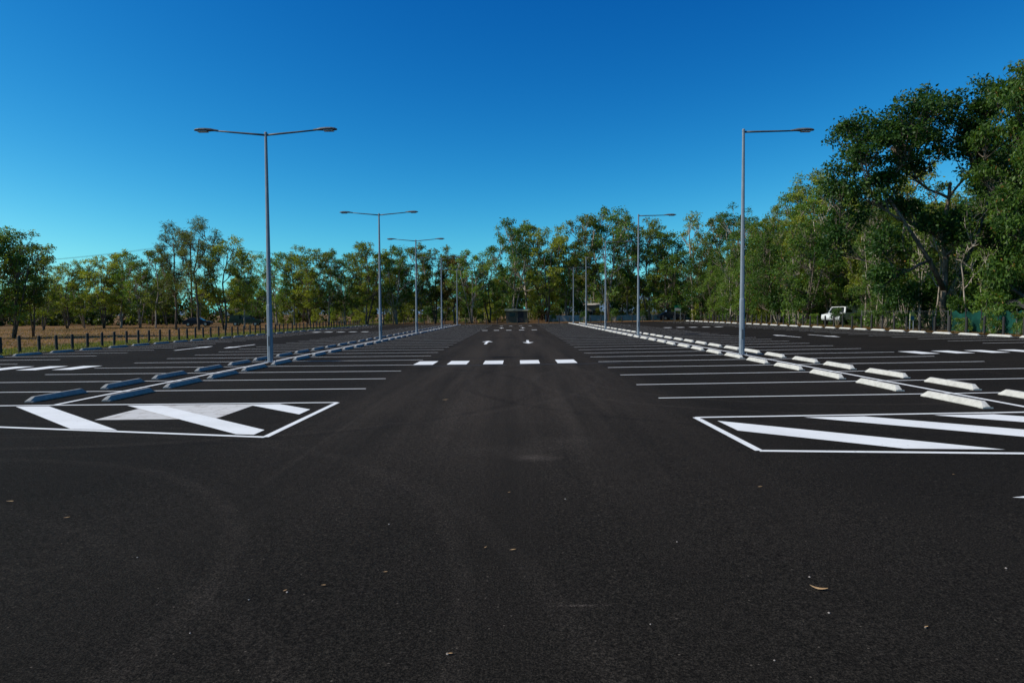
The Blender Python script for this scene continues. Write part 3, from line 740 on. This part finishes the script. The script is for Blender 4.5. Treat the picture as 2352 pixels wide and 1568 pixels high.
mb.add(vs,fs); obj('roof',mb.mesh('roof',[M_TARP]),parent=e)
for sx in (-1,1):
    for sy in (-1,1):
        mb=MB(); mb.tube([(sx*1.9,sy*2.1,-.05),(sx*1.9,sy*2.1,1.0),(sx*1.9,sy*2.1,1.5)],[.03,.028,.025],8); obj('post',mb.mesh('post',[M_MESHW]),parent=e)
tag(e,'dark tarpaulin canopy tent behind green fence','tent')
def board(x,y,z,w,h,m1,m2,name,label,rz=0):
    e=obj(name,None,(x,y,gz(x)-.03),(0,0,rz))
    for sx in (-1,1):
        mb=MB(); mb.tube([(sx*w*.4,0.03,-.05),(sx*w*.4,0.03,z),(sx*w*.4,.03,z+h)],[.025,.025,.025],8); obj('post',mb.mesh('post',[M_GALV]),parent=e)
    mb=MB(); mb.box((0,-0.005,z+h/2),(w,0.02,h)); obj('sign_panel',mb.mesh('sign_panel',[m1]),parent=e)
    mb=MB(); mb.box((0,-0.019,z+h*0.3),(w*.9,0.006,h*.45)); obj('sign_face',mb.mesh('sign_face',[m2]),parent=e)
    tag(e,label,'sign'); return e
board(27.75,48.2,0.65,0.5,0.62,M_SIGNY,M_SIGNB,'notice_sign','small yellow and blue notice on the fence',rz=0.5)
board(26.3,112,1.5,1.1,0.95,M_SIGNG,M_WALLW,'road_sign','green and white road sign beyond car park')

# ---------------------------------------------------------------- buildings
def shed(x0,x1,y,d,h,roofh,mw,mr,name,label):
    e=obj(name,None,((x0+x1)/2,y,gz(x0)-.03)); w=x1-x0
    mb=MB(); mb.box((0,d/2,h/2),(w,d,h)); obj('wall',mb.mesh('wall',[mw]),parent=e)
    mb=MB(); ov=.25
    vs=[(-w/2-ov,-ov,h),(w/2+ov,-ov,h),(w/2+ov,d+ov,h),(-w/2-ov,d+ov,h),(-w/2-ov,d/2,h+roofh),(w/2+ov,d/2,h+roofh)]
    vs=[(a,b_,c+.003) for a,b_,c in vs]
    mb.add(vs,[(0,1,5,4),(2,3,4,5),(0,4,3),(1,2,5),(0,3,2,1)]); obj('roof',mb.mesh('roof',[mr]),parent=e)
    mb=MB(); mb.box((w*.2,-0.02,0.95),(0.9,.04,1.9)); obj('door',mb.mesh('door',[M_POST]),parent=e)
    mb=MB(); mb.box((-w*.2,-0.02,1.35),(0.9,.04,.6)); obj('window',mb.mesh('window',[M_GLASS]),parent=e)
    tag(e,label,'building')
shed(-1.8,1.6,110.5,4,2.0,0.32,M_CREAM,M_ROOFG,'shed','small low dark shed with pale roof under trees')
shed(13.2,15.8,131,6,2.9,0.4,M_WALLW,M_WALLW,'white_building','small white building behind the trees')
def wall_run(x0,x1,y,h,label):
    e=obj('white_fence',None,(x0,y,gz(x0)-.03)); n=int((x1-x0)/2.4)
    for i in range(n+1):
        mb=MB(); mb.box((i*2.4,0,h/2+.03),(.12,.12,h+.06)); mb.add([(i*2.4-.08,-.08,h+.06),(i*2.4+.08,-.08,h+.06),(i*2.4+.08,.08,h+.06),(i*2.4-.08,.08,h+.06),(i*2.4,0,h+.14)],[(0,1,4),(1,2,4),(2,3,4),(3,0,4)])
        obj('post',mb.mesh('post',[M_WALLW]),parent=e)
    mb=MB()
    for i in range(n): mb.box((i*2.4+1.2,0,h/2),(2.26,.05,h-.1))
    obj('panel',mb.mesh('panel',[M_WALLW]),parent=e); tag(e,label,'fence')
wall_run(5,33,119.5,1.15,'long low white panel fence beyond car park')

# ---------------------------------------------------------------- vehicles
def body(prof,hw,taper_z,top_hw,mat,name='body'):
    bm=bmesh.new(); R=[]
    def hwz(z): return hw if z<=taper_z else hw+(top_hw-hw)*min(1,(z-taper_z)/0.6)
    for s in (-1,1): R.append([bm.verts.new((px,s*hwz(pz),pz)) for px,pz in prof])
    n=len(prof)
    for k in range(n): bm.faces.new((R[0][k],R[0][(k+1)%n],R[1][(k+1)%n],R[1][k]))
    bm.faces.new(R[0]); bm.faces.new(R[1][::-1])
    bmesh.ops.recalc_face_normals(bm,faces=bm.faces)
    bmesh.ops.bevel(bm,geom=bm.edges[:],offset=0.035,segments=2,affect='EDGES')
    me=bpy.data.meshes.new(name); bm.to_mesh(me); bm.free(); me.materials.append(mat); return me
def vehicle(x,y,rz,mat,kind,label):
    e=obj('parked_ute' if kind=='ute' else 'parked_car',None,(x,y,gz(x)-.03),(0,0,rz))
    if kind=='ute':
        lower=[(-2.55,.45),(2.45,.42),(2.55,.62),(2.5,.95),(1.25,1.10),(-2.55,1.08)]
        cab=[(1.20,1.06),(0.62,1.72),(-0.75,1.76),(-0.80,1.06)]
        can=[(-0.86,1.06),(-0.86,1.80),(-2.42,1.78),(-2.52,1.06)]
        obj('body',body(lower,.90,9,.9,mat),parent=e); obj('cab',body(cab,.86,1.06,.70,mat,'cab'),parent=e); obj('canopy',body(can,.87,1.06,.80,mat,'canopy'),parent=e)
        side=[(0.92,1.16),(0.55,1.62),(-0.68,1.66),(-0.70,1.16)]; ws=((1.10,1.14),(0.64,1.68)); wx=(1.6,-1.55)
    else:
        lower=[(-2.15,.35),(2.15,.33),(2.22,.6),(2.1,.80),(1.05,.92),(-2.0,.98),(-2.2,.7)]
        cab=[(1.10,.88),(0.35,1.40),(-1.15,1.42),(-1.95,.95)]
        obj('body',body(lower,.87,9,.87,mat),parent=e); obj('cab',body(cab,.83,.9,.62,mat,'cab'),parent=e)
        side=[(0.85,.96),(0.30,1.32),(-1.08,1.34),(-1.6,.98)]; ws=((1.03,.97),(0.38,1.37)); wx=(1.35,-1.3)
    zb=cab[0][1]; b0=.86 if kind=='ute' else .83; t0=.70 if kind=='ute' else .62
    for s in (-1,1):
        mb=MB(); mb.add([(px,s*(b0+(t0-b0)*(pz-zb)/0.6+.012),pz) for px,pz in side],[(0,1,2,3)]); obj('window',mb.mesh('window',[M_GLASS]),parent=e)
    (a0,z0),(a1,z1)=ws; mb=MB(); mb.add([(a0+.03,-.72,z0),(a0+.03,.72,z0),(a1+.03,.58,z1),(a1+.03,-.58,z1)],[(0,1,2,3)]); obj('windscreen',mb.mesh('windscreen',[M_GLASS]),parent=e)
    for s in (-1,1):
        fx=2.50 if kind=='ute' else 2.15
        mb=MB(); mb.box((fx,s*.66,.80 if kind=='ute' else .66),(.10,.34,.16)); obj('headlight',mb.mesh('headlight',[M_LIGHT]),parent=e)
        for xx in wx:
            wv=obj('wheel',None,(xx,s*.80,.36),parent=e)
            mb=MB(); pr=[(.20,-.11),(.34,-.11),(.37,-.07),(.37,.07),(.34,.11),(.20,.11)]
            n=18; vs=[];fs=[]
            for r_,q_ in pr:
                for k in range(n): t=2*math.pi*k/n; vs.append((r_*math.cos(t),q_,r_*math.sin(t)))
            for i in range(len(pr)-1):
                for k in range(n): fs.append((i*n+k,i*n+(k+1)%n,(i+1)*n+(k+1)%n,(i+1)*n+k))
            mb.add(vs,fs); obj('tyre',mb.mesh('tyre',[M_TYRE]),parent=wv)
            mb=MB(); mb.tube([(0,-.085,0),(0,0.0,0),(0,.085,0)],[.20,.12,.20],12); obj('rim',mb.mesh('rim',[M_RIM]),parent=wv)
    tag(e,label,'car')
vehicle(32.6,69.0,math.pi+0.75,M_WHITEP,'ute','white utility vehicle with canopy parked under trees')
vehicle(-53,113,0.2,M_DARKP,'car','dark blue car parked among scattered trees')
vehicle(-44.5,112,0.1,M_GREENP,'ute','green utility vehicle parked among scattered trees')
vehicle(25.5,113,0.1,M_DARKP,'car','dark car parked beyond the bollards')

# power line
e=obj('utility_pole',None,(-63,132,-.35)); mb=MB(); mb.tube([(0,0,-.2),(0,0,8),(0,0,16.2)],[.2,.16,.12],10); obj('pole',mb.mesh('pole',[M_BARKD]),parent=e)
mb=MB(); mb.box((0,-.16,15.6),(2.4,.12,.14)); obj('crossarm',mb.mesh('crossarm',[M_BARKD]),parent=e)
tag(e,'tall timber utility pole carrying cables','utility pole')
def cable(a,c_,sag):
    a=Vector(a);c_=Vector(c_); pts=[]
    for i in range(21):
        t=i/20; q=a.lerp(c_,t); q.z-=sag*4*t*(1-t); pts.append(q)
    mb=MB(); mb.tube(pts,[.016]*21,4,cap=False); o=obj('power_cable',mb.mesh('power_cable',[M_WIRE])); tag(o,'thin dark overhead power cable','cable','overhead power cables')
for k in (-1,0,1):
    cable((-63+k,131.9,15.4),(-158+k,172,15.0),1.6); cable((-63+k,131.9,15.4),(10+k,178,14.0),2.0)
cable((-63,131.9,12.0),(-158,172,11.2),1.4)

# ---------------------------------------------------------------- light & sky
S=Vector((-1.0,-0.14,0)).normalized(); el=math.radians(38)
S=Vector((S.x*math.cos(el),S.y*math.cos(el),math.sin(el)))
sd=bpy.data.lights.new('sun','SUN'); sd.energy=5.0; sd.angle=math.radians(0.53); sd.color=(1.0,0.95,0.84)
so=bpy.data.objects.new('sun',sd); so.rotation_euler=(-S).to_track_quat('-Z','Y').to_euler(); so.location=(-30,10,30); COL.objects.link(so)
w=bpy.data.worlds.new('World'); scene.world=w; w.use_nodes=True; nt=w.node_tree
bg=nt.nodes['Background']; sky=N(nt,'ShaderNodeTexSky'); sky.sky_type='NISHITA'; sky.sun_disc=False
sky.sun_elevation=el; sky.sun_rotation=math.atan2(S.x,S.y); sky.altitude=0; sky.air_density=1.0; sky.dust_density=0.2; sky.ozone_density=4.0
sc_=N(nt,'ShaderNodeSeparateColor'); L(nt,sky.outputs[0],sc_.inputs[0]); cc=N(nt,'ShaderNodeCombineColor')
g1=math_(nt,'MULTIPLY',sc_.outputs[1],0.1); b1=math_(nt,'MULTIPLY',sc_.outputs[2],0.1)
L(nt,math_(nt,'MULTIPLY',math_(nt,'POWER',g1,3.6),14.0),cc.inputs[0])
L(nt,math_(nt,'MULTIPLY',math_(nt,'POWER',g1,1.62),17.2),cc.inputs[1])
L(nt,math_(nt,'ADD',math_(nt,'MULTIPLY',b1,9.6),math_(nt,'MULTIPLY',g1,4.2)),cc.inputs[2])
L(nt,cc.outputs[0],bg.inputs[0]); bg.inputs[1].default_value=0.10

# ---------------------------------------------------------------- camera
cd=bpy.data.cameras.new('camera'); cd.lens=24; cd.sensor_width=36; cd.clip_end=6000; cd.clip_start=0.05
co=bpy.data.objects.new('camera',cd); COL.objects.link(co)
yaw=math.atan(12/F); pitch=math.atan(66/F); roll=-0.0058
M=Matrix.Rotation(yaw,4,'Z')@Matrix.Rotation(math.pi/2-pitch,4,'X')@Matrix.Rotation(roll,4,'Z')
co.matrix_world=Matrix.Translation((0,0,CAMH))@M
scene.camera=co
scene.view_settings.view_transform='Standard'
try: scene.view_settings.look='None'
except Exception: pass
scene.view_settings.exposure=0
